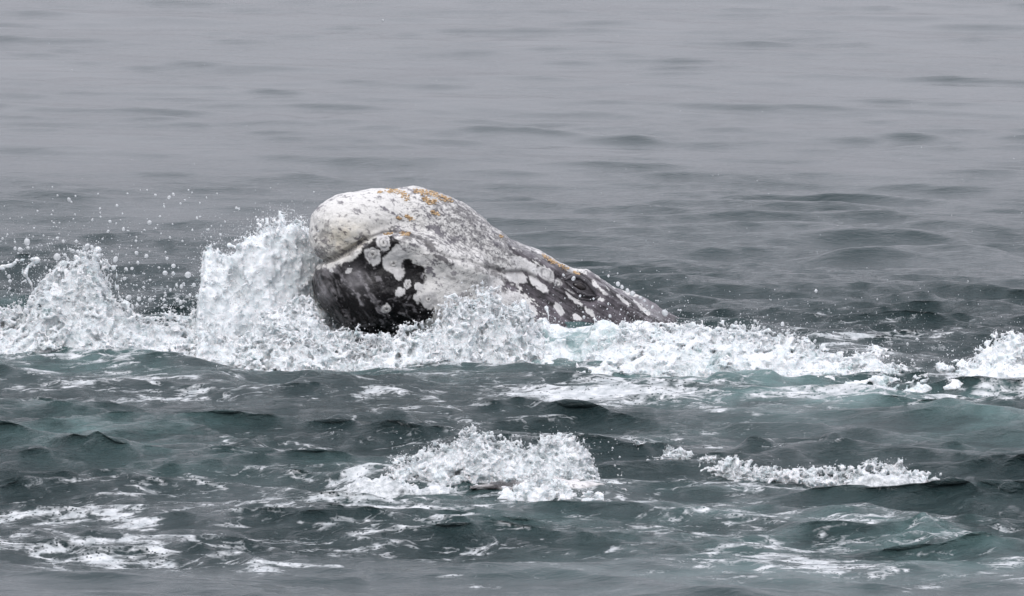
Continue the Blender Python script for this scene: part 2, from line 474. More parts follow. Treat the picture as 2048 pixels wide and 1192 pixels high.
# foam streaks: (polyline, half width px, strength)
STREAKS = [
    ([(-60, 700), (200, 715), (420, 705)], 26, 0.75), ([(400, 700), (560, 712), (760, 722), (1000, 722)], 22, 0.85),
    ([(60, 752), (130, 745), (210, 752), (330, 775)], 14, 0.60), ([(-40, 765), (60, 775), (160, 772), (330, 782)], 7, 0.45), ([(230, 742), (300, 748), (360, 775)], 7, 0.45),
    ([(1060, 730), (1200, 715), (1400, 735), (1650, 760), (1830, 770)], 22, 0.5), ([(1130, 755), (1000, 785), (930, 800)], 10, 0.5),
    ([(1080, 755), (1220, 770), (1300, 790), (1420, 800)], 12, 0.55), ([(1200, 740), (1240, 770), (1330, 790)], 16, 0.65),
    ([(1370, 765), (1500, 772), (1650, 770), (1760, 775)], 9, 0.6), ([(1560, 770), (1680, 795), (1780, 815)], 7, 0.55), ([(1360, 805), (1420, 825), (1500, 840)], 12, 0.55),
    ([(1480, 800), (1560, 805), (1600, 830)], 10, 0.4), ([(1870, 810), (1960, 800), (2040, 800)], 14, 0.75), ([(1960, 790), (2060, 800)], 10, 0.9),
    ([(1780, 812), (1900, 822), (2048, 815)], 7, 0.5), ([(1900, 770), (2000, 775), (2080, 775)], 16, 0.9),
    ([(450, 890), (520, 905), (560, 895), (650, 885), (678, 895)], 7, 0.55), ([(620, 908), (680, 900)], 6, 0.55), ([(560, 885), (700, 930)], 9, 0.25),
    ([(250, 995), (330, 978), (420, 968), (520, 980), (600, 992)], 11, 0.75), ([(360, 962), (430, 962)], 6, 0.8), ([(600, 985), (700, 978), (760, 965), (900, 968)], 10, 0.65),
    ([(700, 965), (760, 950), (860, 960)], 12, 0.95), ([(300, 1005), (420, 1000), (560, 1010)], 9, 0.40), ([(540, 1030), (620, 1040), (720, 1035), (800, 1020)], 8, 0.5), ([(720, 1000), (780, 1020), (860, 1000)], 8, 0.5),
    ([(-20, 1045), (60, 1030), (110, 1045)], 14, 0.8), ([(90, 1025), (170, 1000), (260, 1000)], 7, 0.5), ([(115, 1042), (180, 1032), (260, 1048)], 10, 0.85), ([(50, 1080), (85, 1078)], 8, 0.7),
    ([(-20, 1088), (120, 1100), (260, 1118)], 9, 0.8), ([(260, 1082), (320, 1095), (360, 1115)], 16, 0.8), ([(260, 1072), (380, 1072)], 7, 0.55), ([(370, 1122), (450, 1115), (520, 1128), (660, 1128)], 7, 0.75),
    ([(440, 1110), (500, 1118)], 8, 0.6), ([(580, 1080), (640, 1050), (620, 1040)], 8, 0.4), ([(400, 1035), (450, 1040)], 7, 0.5), ([(300, 1018), (360, 1010)], 6, 0.5),
    ([(1000, 1010), (1120, 1000), (1240, 985)], 10, 0.5), ([(1140, 975), (1300, 965), (1440, 962), (1580, 975)], 8, 0.65), ([(900, 1030), (1000, 1045), (1120, 1065)], 9, 0.4),
    ([(1460, 1035), (1580, 1030)], 7, 0.55), ([(1320, 1020), (1370, 1035)], 9, 0.5), ([(1480, 1072), (1530, 1092), (1560, 1095)], 8, 0.8), ([(1455, 1105), (1510, 1118)], 10, 0.75), ([(1530, 1110), (1640, 1120)], 6, 0.5),
    ([(1200, 1100), (1340, 1110), (1440, 1120)], 6, 0.5), ([(1600, 1130), (1720, 1145), (1800, 1140)], 5, 0.5), ([(1950, 1140), (2048, 1130)], 9, 0.7), ([(1660, 1040), (1720, 1060)], 7, 0.5),
    ([(1340, 905), (1420, 935), (1530, 960), (1700, 950), (1850, 960)], 9, 0.6), ([(1780, 1185), (1900, 1165), (2048, 1160)], 7, 0.45), ([(1200, 1075), (1280, 1065)], 6, 0.5), ([(1040, 1050), (1200, 1062)], 7, 0.4),
    ([(740, 800), (830, 800), (880, 810)], 9, 0.6), ([(860, 815), (1000, 822), (1100, 818)], 8, 0.3), ([(860, 1150), (1000, 1165), (940, 1190)], 7, 0.35),
]
PATCH = [  # broad thin lace: (cx, cy, rx, ry, strength)
    (600, 1020, 620, 75, 0.30), (200, 1080, 320, 50, 0.22), (1400, 1060, 600, 90, 0.21), (1250, 790, 380, 50, 0.26), (1500, 990, 420, 40, 0.17), (1700, 800, 300, 40, 0.22),
    (300, 780, 420, 40, 0.20), (700, 900, 300, 40, 0.16), (1200, 880, 500, 40, 0.16), (1640, 1130, 420, 40, 0.22), (900, 1090, 400, 40, 0.14), (1000, 830, 400, 30, 0.17),
    (1450, 640, 300, 30, 0.12), (300, 600, 260, 40, 0.14), (1750, 690, 220, 40, 0.24), (300, 700, 420, 35, 0.22),
]
AER = [  # milky green aerated water
    (1180, 712, 190, 40, 0.85), (1450, 762, 320, 40, 0.75), (1700, 805, 380, 36, 0.75), (1980, 850, 220, 60, 0.55), (420, 705, 170, 30, 0.6), (150, 716, 330, 36, 0.7), (200, 868, 260, 48, 0.55),
    (360, 905, 200, 40, 0.42), (1500, 1060, 420, 90, 0.42), (1850, 1110, 300, 60, 0.55), (900, 990, 330, 45, 0.38), (760, 720, 300, 40, 0.5), (1600, 1150, 520, 45, 0.33), (1400, 850, 380, 45, 0.2), (620, 930, 240, 40, 0.22), (1050, 1040, 260, 50, 0.3),
]

def blob(px, py, items):
    r = np.zeros(np.shape(px))
    for cx, cy, rx, ry, s in items:
        d = ((px - cx) / rx) ** 2 + ((py - cy) / ry) ** 2
        r = np.maximum(r, s * np.exp(-d * 1.1))
    return r

def sea_fields(X, Y):
    """rest position -> displaced position and surface attributes"""
    P = np.stack([X, Y, np.zeros_like(X)], -1)
    dep = (P - CAM) @ FWD
    ok = dep > 3
    px, py, _ = project(np.where(ok[..., None], P, np.array((0, -25.0, 0))))
    py = np.where(ok, py, 1400)
    low = samp(LOWN, 60.0, X, Y); lowm = samp(LOWM, 18.0, X, Y)
    # roughness of the sea by region (rms slope of each band)
    churn = (0.40 * sstep(220, 600, py) + 0.60 * sstep(430, 740, py)) * (1 - 0.88 * sstep(1105, 1165, py + 14 * low))
    side = np.exp(-((np.clip(np.abs(px - 950) - 1300, 0, None)) / 700) ** 2)
    churn = churn * side
    mod = np.clip(1 + 0.16 * low + 0.16 * samp(LOWN.T, 60.0, X * 2.2, Y * 2.2), 0.4, 1.7)
    sA = (0.029 + 0.034 * churn) * (0.8 + 0.2 * mod)
    pat = samp(LOWM, 47.0, X + 5.0, Y + 3.0)
    sB = (0.068 + 0.055 * sstep(0.2, 1.9, pat) * (1 - 0.5 * churn) + 0.040 * sstep(250, 620, py) * sstep(700, 1500, px) + 0.135 * churn) * mod
    sC = (0.022 + 0.02 * sstep(250, 620, py) + 0.165 * churn) * mod
    fade = np.clip(60.0 / np.maximum(Y + 35, 1), 0, 1)
    calm = 1 - np.clip(blob(px, py, [(590, 735, 150, 40, 0.9), (1480, 745, 170, 40, 0.9), (190, 878, 160, 26, 0.6), (1640, 640, 280, 50, 0.55)]), 0, 0.9)
    sA = sA * calm; sB = sB * calm
    h = np.zeros_like(X); dx = np.zeros_like(X); dy = np.zeros_like(X)
    for (T, L, chop), s in zip(BANDS, (sA, sB * fade ** 0.25, sC * fade)):
        h += s * samp(T[0], L, X, Y); dx -= chop * s * samp(T[1], L, X, Y); dy -= chop * s * samp(T[2], L, X, Y)
    for poly, w, a in RIDGES:
        m = (px > min(p[0] for p in poly) - 400) & (px < max(p[0] for p in poly) + 400) & (np.abs(py - np.mean([p[1] for p in poly])) < 160)
        if not m.any(): continue
        d, t = seg_dist(px[m], py[m] + 6 * lowm[m], poly, 0.22, 1.0)
        s = np.sign(1)
        h[m] += (0.6 if w > 9 else 1.0) * a * np.exp(-(d / w) ** 2) * (1 + 0.25 * lowm[m])
    near = (py > 380) & ok
    foam = np.zeros_like(X)
    fx, fy, fl = px[near], py[near], lowm[near]
    f = blob(fx, fy, PATCH) * 1.6 * (1 + 0.45 * fl)
    for poly, w, s in STREAKS:
        m = np.abs(fy - np.mean([p[1] for p in poly])) < 110
        d, _ = seg_dist(fx[m] + 16 * fl[m], fy[m] + 4 * fl[m], poly, 0.5, 1.0)
        f[m] = np.maximum(f[m], 0.74 * s * np.exp(-(d / w) ** 2 * 0.9))
    foam[near] = np.clip(f, 0, 1)
    aer = np.zeros_like(X)
    aer[near] = np.clip(0.95 * blob(fx, fy + 8 * fl, AER) * (1 + 0.25 * fl), 0, 1)
    h += 0.014 * foam
    rip = 0.07 + 0.75 * churn
    return np.stack([X + dx, Y + dy, h], -1), foam, aer, rip * np.clip(mod, 0.4, 1.4) * fade

uc = np.linspace(-0.118, 0.118, 550)
g = 0.118 + np.cumsum(0.00045 * 1.22 ** np.arange(1, 50)); g = g[g < 4]
U = np.concatenate([-g[::-1], uc, g])
ys = [-44.0]
while ys[-1] < 4500:
    y = ys[-1]
    st = 0.5 if y < -13 else 0.0245 if y < 1 else 0.0245 + (y - 1) * 0.0058 if y < 32 else 0.2 + (y - 32) * 0.03
    if -13 <= y < -10.6: st = 0.08
    ys.append(y + st)
YS = np.array(ys)
Yg, Ug = np.meshgrid(YS, U, indexing='ij')
Xg = Ug * (np.maximum(Yg, -40) + 42.0)
SP, foam_a, aer_a, rip_a = sea_fields(Xg, Yg)
nr, nc = Xg.shape
ii = np.arange(nr - 1)[:, None] * nc + np.arange(nc - 1)[None]
Q = np.stack([ii, ii + 1, ii + nc + 1, ii + nc], -1).reshape(-1, 4)
water = mesh_obj('sea', SP.reshape(-1, 3), quads=Q, mat=M_water, attrs={'foam': foam_a.ravel(), 'aer': aer_a.ravel(), 'ripple': rip_a.ravel()})
tag(water, kind='structure')

# look-up of the water height near the scene
_gx = np.linspace(-6, 6, 481); _gy = np.linspace(-12, 6, 721)
_GX, _GY = np.meshgrid(_gx, _gy, indexing='ij')
_GH = sea_fields(_GX, _GY)[0][..., 2]
def water_z(x, y):
    i = np.clip(((np.asarray(x) + 6) / 12 * 480).astype(int), 0, 480); j = np.clip(((np.asarray(y) + 12) / 18 * 720).astype(int), 0, 720)
    return _GH[i, j]

# ------------------------------------------------------------------ the whale
PSI = math.radians(24)
WA = np.array((-math.cos(PSI), -math.sin(PSI), 0.0))     # towards the snout
WL = np.array((math.sin(PSI), -math.cos(PSI), 0.0))      # to its left side, towards the camera
X0 = at(685, 460, -0.85)

def mid_y(px, py):
    y = -0.85
    for _ in range(4):
        x = at(px, py, y)[0]
        y = -0.85 + (x - X0[0]) * math.tan(PSI)
    return float(y)

def chain(rows):
    out = []
    for px, py, r, *dy in rows:
        y = mid_y(px, py) + (dy[0] if dy else 0)
        p = at(px, py, y)
        dep = (p - CAM) @ FWD
        out.append((p, r * dep / FPX))
    return out

UPPER = chain([(669, 484, 43), (681, 461, 55), (700, 449, 54), (752, 437, 51), (826, 436, 55), (874, 447, 52), (914, 469, 50), (958, 504, 49), (1058, 549, 44), (1165, 596, 46), (1262, 648, 50), (1380, 712, 60), (1560, 830, 90)])
LOWER = chain([(688, 566, 53), (712, 575, 68), (752, 572, 86), (835, 580, 98), (930, 622, 96), (1030, 655, 96), (1130, 690, 98), (1250, 745, 104), (1400, 830, 120), (1580, 930, 140)])

LIP = chain([(664, 541, 17, -0.10), (688, 528, 22, -0.15), (716, 511, 25, -0.20), (752, 494, 28, -0.26), (800, 490, 28, -0.33), (860, 512, 30, -0.36), (940, 545, 34, -0.36)])

def local(P, k):
    return np.stack([P @ WA, (P @ WL) / k, P[..., 2]], -1)

def chain_sdf(P, ch, k, sm):
    q = local(P, k)
    res = None
    for (a, ra), (b, rb) in zip(ch[:-1], ch[1:]):
        A, B = local(a, k), local(b, k)
        A, B = A.astype(np.float32), B.astype(np.float32)
        ab = B - A
        t = np.clip(((q - A) @ ab) / (ab @ ab), 0, 1)
        d = np.sqrt((((q - A) - t[..., None] * ab) ** 2).sum(-1)) - (ra + (rb - ra) * t)
        if res is None: res = d
        else:
            h = np.clip(0.5 + 0.5 * (d - res) / sm, 0, 1)
            res = d * (1 - h) + res * h - sm * h * (1 - h)
    return res

def whale_sdf(P):
    u = chain_sdf(P, UPPER, 1.28, 0.09)
    l = chain_sdf(P, LOWER, 1.30, 0.12)
    p_ = chain_sdf(P, LIP, 1.0, 0.05)
    h = np.clip(0.5 + 0.5 * (p_ - l) / 0.10, 0, 1)
    l = p_ * (1 - h) + l * h - 0.10 * h * (1 - h)
    sm = 0.014 + 0.17 * sstep(-0.95, -0.40, P[..., 0])      # jaws meet in a crease at the tip and run together behind
    h = np.clip(0.5 + 0.5 * (u - l) / sm, 0, 1)
    return u * (1 - h) + l * h - sm * h * (1 - h)

vox = 0.024
lo = np.array((-1.75, -1.9, -1.3)); hi = np.array((3.0, 2.6, 1.35))
ax = [np.arange(lo[i], hi[i], vox) for i in range(3)]
G = np.stack(np.meshgrid(*ax, indexing='ij'), -1).astype(np.float32)
S = whale_sdf(G).astype(np.float32)
def polygons(arr, iso=0.0):
    grid = openvdb.FloatGrid(float(arr.max()))
    grid.copyFromArray(np.ascontiguousarray(arr, np.float32))
    pts, tr, qd = grid.convertToPolygons(iso, 0.0)
    return np.asarray(pts, float), tr, qd
V, TR, QD = polygons(S)
V = V * vox + lo

def grad(P, f, e=0.004):
    return np.stack([(f(P + np.eye(3)[i] * e) - f(P - np.eye(3)[i] * e)) / (2 * e) for i in range(3)], -1)

def subdivide(V, Q):
    """one linear split of a quad mesh"""
    E = np.concatenate([Q[:, [0, 1]], Q[:, [1, 2]], Q[:, [2, 3]], Q[:, [3, 0]]])
    Es = np.sort(E, 1)
    key = Es[:, 0].astype(np.int64) * len(V) + Es[:, 1]
    uq, first, inv = np.unique(key, return_index=True, return_inverse=True)
    mid = V[Es[first]].mean(1)
    cen = V[Q].mean(1)
    n, m = len(V), len(uq)
    e = inv.reshape(4, -1) + n
    c = np.arange(len(Q)) + n + m
    NQ = np.concatenate([np.stack([Q[:, 0], e[0], c, e[3]], 1), np.stack([e[0], Q[:, 1], e[1], c], 1), np.stack([c, e[1], Q[:, 2], e[2]], 1), np.stack([e[3], c, e[2], Q[:, 3]], 1)])
    return np.concatenate([V, mid, cen]), NQ
# drop everything far under water before refining
keepq = (V[QD][:, :, 2].max(1) > -0.16)
QD = np.asarray(QD)[keepq]
used = np.unique(QD); remap = np.full(len(V), -1); remap[used] = np.arange(len(used)); V = V[used]; QD = remap[QD]
for it in range(2):
    V, QD = subdivide(V, QD)
    for _ in range(2):
        s = whale_sdf(V); gr = grad(V, whale_sdf); n2 = (gr ** 2).sum(-1) + 1e-6
        V = V - gr * (np.clip(s, -0.02, 0.02) / n2)[:, None]
NRM = grad(V, whale_sdf); NRM /= np.linalg.norm(NRM, axis=1)[:, None] + 1e-9

# ---- relief and colour of the skin
MOUTH = [(636, 524), (668, 518), (700, 499), (738, 474), (770, 463), (806, 462), (836, 476), (868, 500), (900, 516), (935, 520), (975, 535), (1010, 544), (1050, 543), (1090, 563), (1128, 580)]
EYE = (1158, 572)
def relief(P, N):
    px, py, _ = project(P)
    front = sstep(-0.15, 0.15, -(N @ FWD))
    d = np.zeros(len(P))
    dm, tm = seg_dist(px, py, MOUTH)
    d -= front * 0.022 * np.exp(-(dm / 3.8) ** 2) * (1.5 - 1.0 * sstep(0.15, 0.5, tm))
    dl, tl = seg_dist(px, py, [(700, 516), (760, 480), (830, 488), (880, 520), (940, 540), (1010, 562)])
    d += front * 0.012 * np.exp(-(dl / 9.0) ** 2)
    dl, tl = seg_dist(px, py, [(1000, 560), (1060, 600), (1110, 640)])
    d -= front * 0.010 * np.exp(-(dl / 9.0) ** 2)
    dl, _ = seg_dist(px, py, [(990, 492), (1080, 530), (1130, 552), (1180, 570), (1260, 612), (1340, 660)])
    d += front * 0.009 * np.exp(-(dl / 10.0) ** 2)
    dl, _ = seg_dist(px, py, [(1080, 545), (1120, 562), (1145, 566)])
    d -= front * 0.010 * np.exp(-(dl / 9.0) ** 2)
    # eye mound and its folds
    ca, sa = math.cos(math.radians(33)), math.sin(math.radians(33))
    ex = (px - EYE[0]) * ca + (py - EYE[1]) * sa; ey = -(px - EYE[0]) * sa + (py - EYE[1]) * ca
    er = np.hypot(ex / 40, ey / 20)
    d += front * (0.020 * np.exp(-er ** 2 * 0.9) - 0.016 * np.exp(-((er - 1.05) / 0.20) ** 2) + 0.010 * np.exp(-((er - 1.5) / 0.25) ** 2))
    # throat folds and scrapes on the chin
    for pl in ([(690, 560), (730, 610), (770, 655)], [(712, 552), (755, 605), (795, 660)], [(660, 570), (680, 620), (710, 655)]):
        dl, _ = seg_dist(px, py, pl)
        d += front * 0.006 * np.exp(-(dl / 4.0) ** 2)
    d += 0.0045 * n3(P, 0.22, 41) + 0.0018 * n3(P, 0.07, 42)
    return d

V = V + NRM * relief(V, NRM)[:, None]

def streak_noise(px, py, P, sx, sy, seed, ang=32):
    ca, sa = math.cos(math.radians(ang)), math.sin(math.radians(ang))
    a = px * ca + py * sa; b = -px * sa + py * ca
    dep = P[:, 1] * 0.6
    return n3(np.stack([a / sx, b / sy, dep / 0.1], -1), 1.0, seed)

BLACK = [(600, 532), (640, 538), (668, 536), (700, 524), (716, 506), (735, 484), (762, 474), (790, 474), (800, 490), (790, 508), (815, 515), (838, 524), (852, 530), (850, 552), (842, 572), (838, 592), (842, 608), (868, 604), (868, 622), (850, 645), (800, 665), (760, 720), (600, 740)]
DARKR = [(1020, 490), (1080, 512), (1150, 540), (1250, 570), (1380, 620), (1380, 720), (1060, 720), (1075, 640), (1040, 600), (1030, 580), (1010, 560), (1000, 540), (1045, 538)]
SPOTS = [  # pale rosettes: x, y, rx, ry, angle, ring
    (768, 486, 12, 17, -25, 1), (745, 509, 17, 16, 0, 1), (752, 522, 9, 9, 0, 0), (787, 527, 20, 22, 0, 0), (796, 546, 10, 16, 0, 0), (816, 569, 7, 9, 20, 1), (800, 583, 9, 7, -20, 0), (773, 618, 10, 10, 0, 1),
    (838, 574, 8, 9, 0, 0), (834, 598, 6, 8, 0, 0), (858, 600, 16, 16, 0, 0), (800, 505, 14, 16, 0, 0), (845, 520, 8, 6, 0, 0), (665, 540, 5, 4, 0, 0), (697, 543, 4, 6, 20, 0),
    (1042, 528, 22, 13, 15, 0), (1060, 538, 20, 12, 30, 0), (1092, 547, 20, 11, 40, 1), (1030, 552, 26, 12, 30, 0), (1076, 568, 22, 9, 35, 0), (1116, 566, 9, 9, 0, 1), (1117, 620, 7, 17, -32, 0), (1064, 618, 8, 14, -30, 0), (1000, 600, 16, 14, 0, 0), (1030, 600, 14, 22, -40, 0),
    (1154, 634, 9, 8, 20, 0), (1180, 625, 14, 5, 45, 0), (1145, 596, 26, 5, 42, 0), (1285, 618, 24, 3, 40, 0), (1196, 572, 14, 4, 40, 0), (1246, 600, 18, 3, 40, 0), (1202, 596, 6, 4, 30, 0), (1208, 583, 9, 3, 40, 0), (1110, 515, 40, 4, 30, 0), (1060, 492, 30, 4, 32, 0), (1140, 541, 16, 5, 30, 0), (985, 570, 20, 18, 0, 0),
]
DARKS = [  # dark marks on the pale skin: x, y, rx, ry, angle, strength
    (856, 487, 24, 8, 30, .8), (884, 518, 22, 9, 38, .9), (812, 478, 14, 9, 30, .7), (790, 461, 7, 5, 0, .8), (960, 545, 20, 4, 28, .5), (1004, 556, 24, 6, 30, .7), (985, 530, 20, 4, 25, .6), (730, 522, 14, 13, 0, .8),
    (650, 470, 9, 11, 0, .45), (640, 500, 9, 12, 0, .55), (660, 508, 26, 6, -10, .5), (652, 446, 6, 5, 0, .5), (682, 428, 9, 3, 30, .5), (728, 410, 9, 3, 25, .5), (752, 434, 6, 3, 25, .5), (707, 498, 12, 4, -30, .45),
    (925, 420, 22, 5, 38, .55), (900, 395, 24, 5, 32, .5), (945, 440, 18, 6, 38, .4), (870, 412, 12, 5, 40, .35), (910, 475, 12, 5, 40, .5), (840, 445, 10, 4, 35, .4), (955, 470, 16, 5, 38, .45), (1010, 498, 26, 6, 34, .5),
    (1075, 512, 60, 7, 30, .75), (1030, 490, 40, 5, 32, .6), (1120, 545, 26, 7, 35, .8), (890, 405, 30, 5, 35, .45), (930, 440, 26, 5, 40, .5), (905, 440, 14, 4, 40, .45), (880, 450, 16, 3, 38, .4), (975, 500, 22, 4, 36, .5), (930, 500, 18, 4, 36, .45), (860, 470, 10, 3, 35, .4), (1000, 520, 20, 4, 34, .5), (935, 590, 10, 6, 20, .6), (975, 585, 9, 7, 30, .6), (955, 570, 8, 5, 30, .4), (1010, 590, 8, 14, -30, .6), (905, 555, 10, 4, 30, .4),
]
def ell(px, py, cx, cy, rx, ry, ang):
    a = math.radians(ang); ca, sa = math.cos(a), math.sin(a)
    u = ((px - cx) * ca + (py - cy) * sa) / rx; v = (-(px - cx) * sa + (py - cy) * ca) / ry
    return np.hypot(u, v)

def skin_colour(P):
    px, py, _ = project(P)
    wob = n3(P, 0.10, 51); fin = n3(P, 0.035, 52); big = n3(P, 0.3, 53)
    st = streak_noise(px, py, P, 46, 14, 54); st2 = streak_noise(px, py, P, 19, 7, 55); fin2 = n3(P, 0.018, 59); st3 = streak_noise(px, py, P, 120, 9, 56)
    wx, wy = px + 3.0 * wob + 1.7 * fin + 1.3 * fin2, py + 3.0 * n3(P, 0.10, 57) + 1.7 * n3(P, 0.035, 58) + 1.3 * n3(P, 0.018, 60)
    n = len(P)
    # pale skin, greyer along the back and behind
    white = np.array((0.545, 0.54, 0.52)); grey = np.array((0.15, 0.145, 0.155)); dark = np.array((0.050, 0.047, 0.050)); black = np.array((0.006, 0.0055, 0.006))
    amt = 0.02 + 0.17 * sstep(760, 900, px) * sstep(520, 400, py) + 0.12 * sstep(900, 1040, px)
    amt = amt - 0.12 * sstep(860, 900, px) * sstep(520, 560, py)
    g_ = sstep(0.75, 0.1, amt + 0.0) * 0 + sstep(0.72, 1.22, amt * 2.0 + 0.40 * st + 0.42 * st2 + 0.26 * fin + 0.22 * fin2)
    col = white[None] * (1 - g_[:, None]) + grey[None] * g_[:, None]
    fl = sstep(1.45, 1.9, st2 * 0.7 + fin * 0.9 + 0.35 * sstep(700, 640, px))
    col = col * (1 - 0.75 * fl[:, None]) + grey[None] * 0.75 * fl[:, None]
    # yellowish stain on the snout tip
    ye = np.exp(-(ell(px, py, 690, 478, 44, 34, -20)) ** 2) * (1.0 + 0.4 * wob)
    col = col * (1 - np.clip(ye, 0, 1)[:, None] * np.array((0.02, 0.08, 0.19)))
    for cx, cy, rx, ry, a, s in DARKS:
        e = ell(wx, wy, cx, cy, rx, ry, a)
        m = s * sstep(1.25, 0.75, e + 0.25 * fin)
        col = col * (1 - m[:, None]) + dark[None] * m[:, None]
    # dark right side
    d = in_poly(wx, wy, DARKR) + 9 * st2 + 4 * fin
    m = sstep(-3, 4, d)
    dk = dark[None] * (1 + 0.5 * np.clip(st3, -1.2, 2)[:, None] + 0.4 * np.clip(st2, -1, 2)[:, None]) * np.array((1.15, 1.1, 1.15))
    dk = np.clip(dk, 0.012, 0.4)
    col = col * (1 - m[:, None]) + dk * m[:, None]
    # brow line, a paler streak
    d, t = seg_dist(wx, wy, [(1000, 470), (1080, 512), (1170, 552), (1320, 635)])
    m = 0.40 * np.exp(-(d / 9) ** 2) * sstep(-0.6, 0.8, st3 + 0.3)
    col = col * (1 - m[:, None]) + np.array((0.36, 0.36, 0.37)) * m[:, None]
    # black chin
    d = in_poly(px + 2.5 * wob + 2 * fin, py + 2.5 * n3(P, 0.10, 57) + 2 * n3(P, 0.035, 58), BLACK)
    m = sstep(-2.5, 2.0, d)
    chin = np.repeat(black[None], n, 0)
    smear = np.exp(-(ell(px, py, 700, 585, 55, 75, -35)) ** 2 * 0.8)
    sm = np.clip(smear * (0.02 + 0.34 * streak_noise(px, py, P, 70, 12, 61, 55) + 0.20 * wob), 0, 1)
    for pl, w, s in (([(686, 556), (700, 572), (712, 590), (720, 606)], 3, .8), ([(712, 548), (730, 575), (752, 612), (772, 655)], 3, .8), ([(722, 556), (745, 590), (768, 622), (780, 645)], 2.4, .6), ([(735, 585), (760, 615), (790, 655)], 2.2, .55), ([(655, 610), (676, 640), (700, 655)], 3, .45), ([(648, 575), (660, 600)], 3, .3), ([(790, 596), (815, 610), (838, 626)], 2, .45), ([(775, 600), (800, 585)], 2, .35), ([(690, 620), (720, 650)], 2.4, .35), ([(670, 560), (682, 600)], 3, .35), ([(815, 630), (835, 640)], 2, .3)):
        dl, _ = seg_dist(wx, wy, pl)
        sm = np.maximum(sm, s * np.exp(-(dl / w) ** 2) * np.clip(0.8 + 0.5 * fin, 0, 1))
    sm = np.maximum(sm, np.exp(-(ell(wx, wy, 712, 560, 20, 24, -30)) ** 2) * 0.45)
    sm = np.maximum(sm, 0.45 * sstep(1.2, 2.2, fin + wob * 0.6))
    chin = chin * (1 - sm[:, None]) + np.array((0.30, 0.29, 0.30)) * sm[:, None]
    col = col * (1 - m[:, None]) + chin * m[:, None]
    # pale rosettes
    for cx, cy, rx, ry, a, ring in SPOTS:
        e = ell(wx * 0.5 + px * 0.5, wy * 0.5 + py * 0.5, cx, cy, rx, ry, a) + 0.07 * fin
        m = sstep(1.10, 0.94, e)
        c = white[None] * np.array((1.0, 1.0, 1.02)) * (0.88 + 0.10 * np.clip(wob, -1.5, 1)[:, None])
        if ring:
            r = np.exp(-((e - 0.55) / 0.14) ** 2) * 0.75
            c = c * (1 - r[:, None]) + grey[None] * r[:, None]
        col = col * (1 - m[:, None]) + c * m[:, None]
    # thin dark seam of the mouth, skin round the eye
    dm, tm = seg_dist(px, py, MOUTH)
    m = 0.95 * np.exp(-(dm / 2.6) ** 2) * (1 - 0.5 * sstep(0.3, 0.5, tm))
    m = np.maximum(m, 0.75 * np.exp(-(dm / 5) ** 2) * sstep(0.62, 0.75, tm))
    col = col * (1 - m[:, None]) + dark[None] * m[:, None]
    e = ell(wx, wy, EYE[0], EYE[1], 46, 24, 33)
    m = 0.85 * sstep(1.1, 0.7, e)
    col = col * (1 - m[:, None]) + np.array((0.026, 0.024, 0.026)) * m[:, None]
    return np.clip(col, 0.004, 0.85)

def speck(P):
    px, py, _ = project(P)
    a = 0.14 + 0.50 * sstep(740, 860, px) * sstep(560, 470, py) + 0.28 * sstep(860, 960, px) + 0.45 * np.exp(-(ell(px, py, 650, 495, 40, 30, 0)) ** 2)
    a = a * (1 - 0.75 * sstep(-4, 4, in_poly(px, py, DARKR)))
    return np.clip(a * sstep(4, -4, in_poly(px, py, BLACK)) + 0.12, 0, 1)

whale = thing('grey_whale', 'big mottled white and black whale head rising snout first from the breaking waves', 'whale')
body = mesh_obj('body', V, quads=QD, mat=M_skin, parent=whale, attrs={'skin': skin_colour(V), 'speck': speck(V)})

# points on the visible skin
VPX, VPY, VDEP = project(V)
vis = (-(NRM @ FWD) > 0.02)
def skin_at(px, py, rad=5):
    while True:
        m = np.where((np.abs(VPX - px) < rad) & (np.abs(VPY - py) < rad) & vis)[0]
        if len(m): break
        rad *= 1.6
        if rad > 60: return None
    near = VDEP[m].min()
    m = m[VDEP[m] < near + 0.12]
    k = m[np.argmin((VPX[m] - px) ** 2 + (VPY[m] - py) ** 2)]
    return V[k], NRM[k]

# eye
pe, ne = skin_at(1160, 573)
bv, bt = ICO3
zax = ne / np.linalg.norm(ne)
xa = np.cross((0, 0, 1), zax); xa /= np.linalg.norm(xa); ya = np.cross(zax, xa)
ca, sa = math.cos(math.radians(-30)), math.sin(math.radians(-30))
ea, eb = xa * ca + ya * sa, -xa * sa + ya * ca
EV = pe - zax * 0.010 + bv[:, :1] * ea * 0.052 + bv[:, 1:2] * eb * 0.026 + bv[:, 2:3] * zax * 0.028
mesh_obj('eyeball', EV, tris=bt, mat=M_eye, parent=whale)
def lid(name, pts, rad, lift):
    L = []
    for x, y in pts:
        q = skin_at(x, y)
        L.append(q[0] + q[1] * lift)
    L = np.array(L)
    t = np.linspace(0, 1, len(L)); tt = np.linspace(0, 1, 28)
    L = np.stack([np.interp(tt, t, L[:, i]) for i in range(3)], -1)
    for _ in range(3): L[1:-1] = (L[:-2] + 2 * L[1:-1] + L[2:]) / 4
    v, q, tr = tube(L, rad * np.sin(np.pi * (0.04 + 0.92 * tt)) ** 0.6, 10)
    return mesh_obj(name, v, quads=q, tris=tr, mat=M_lid, parent=whale)
lid('upper_eyelid', [(1128, 561), (1140, 555), (1156, 555), (1170, 562), (1182, 575), (1189, 588)], 0.017, 0.006)
lid('lower_eyelid', [(1130, 564), (1142, 575), (1158, 585), (1174, 592), (1189, 592)], 0.014, 0.006)
lid('eye_fold', [(1122, 572), (1140, 588), (1162, 598), (1186, 600), (1200, 592)], 0.011, -0.001)

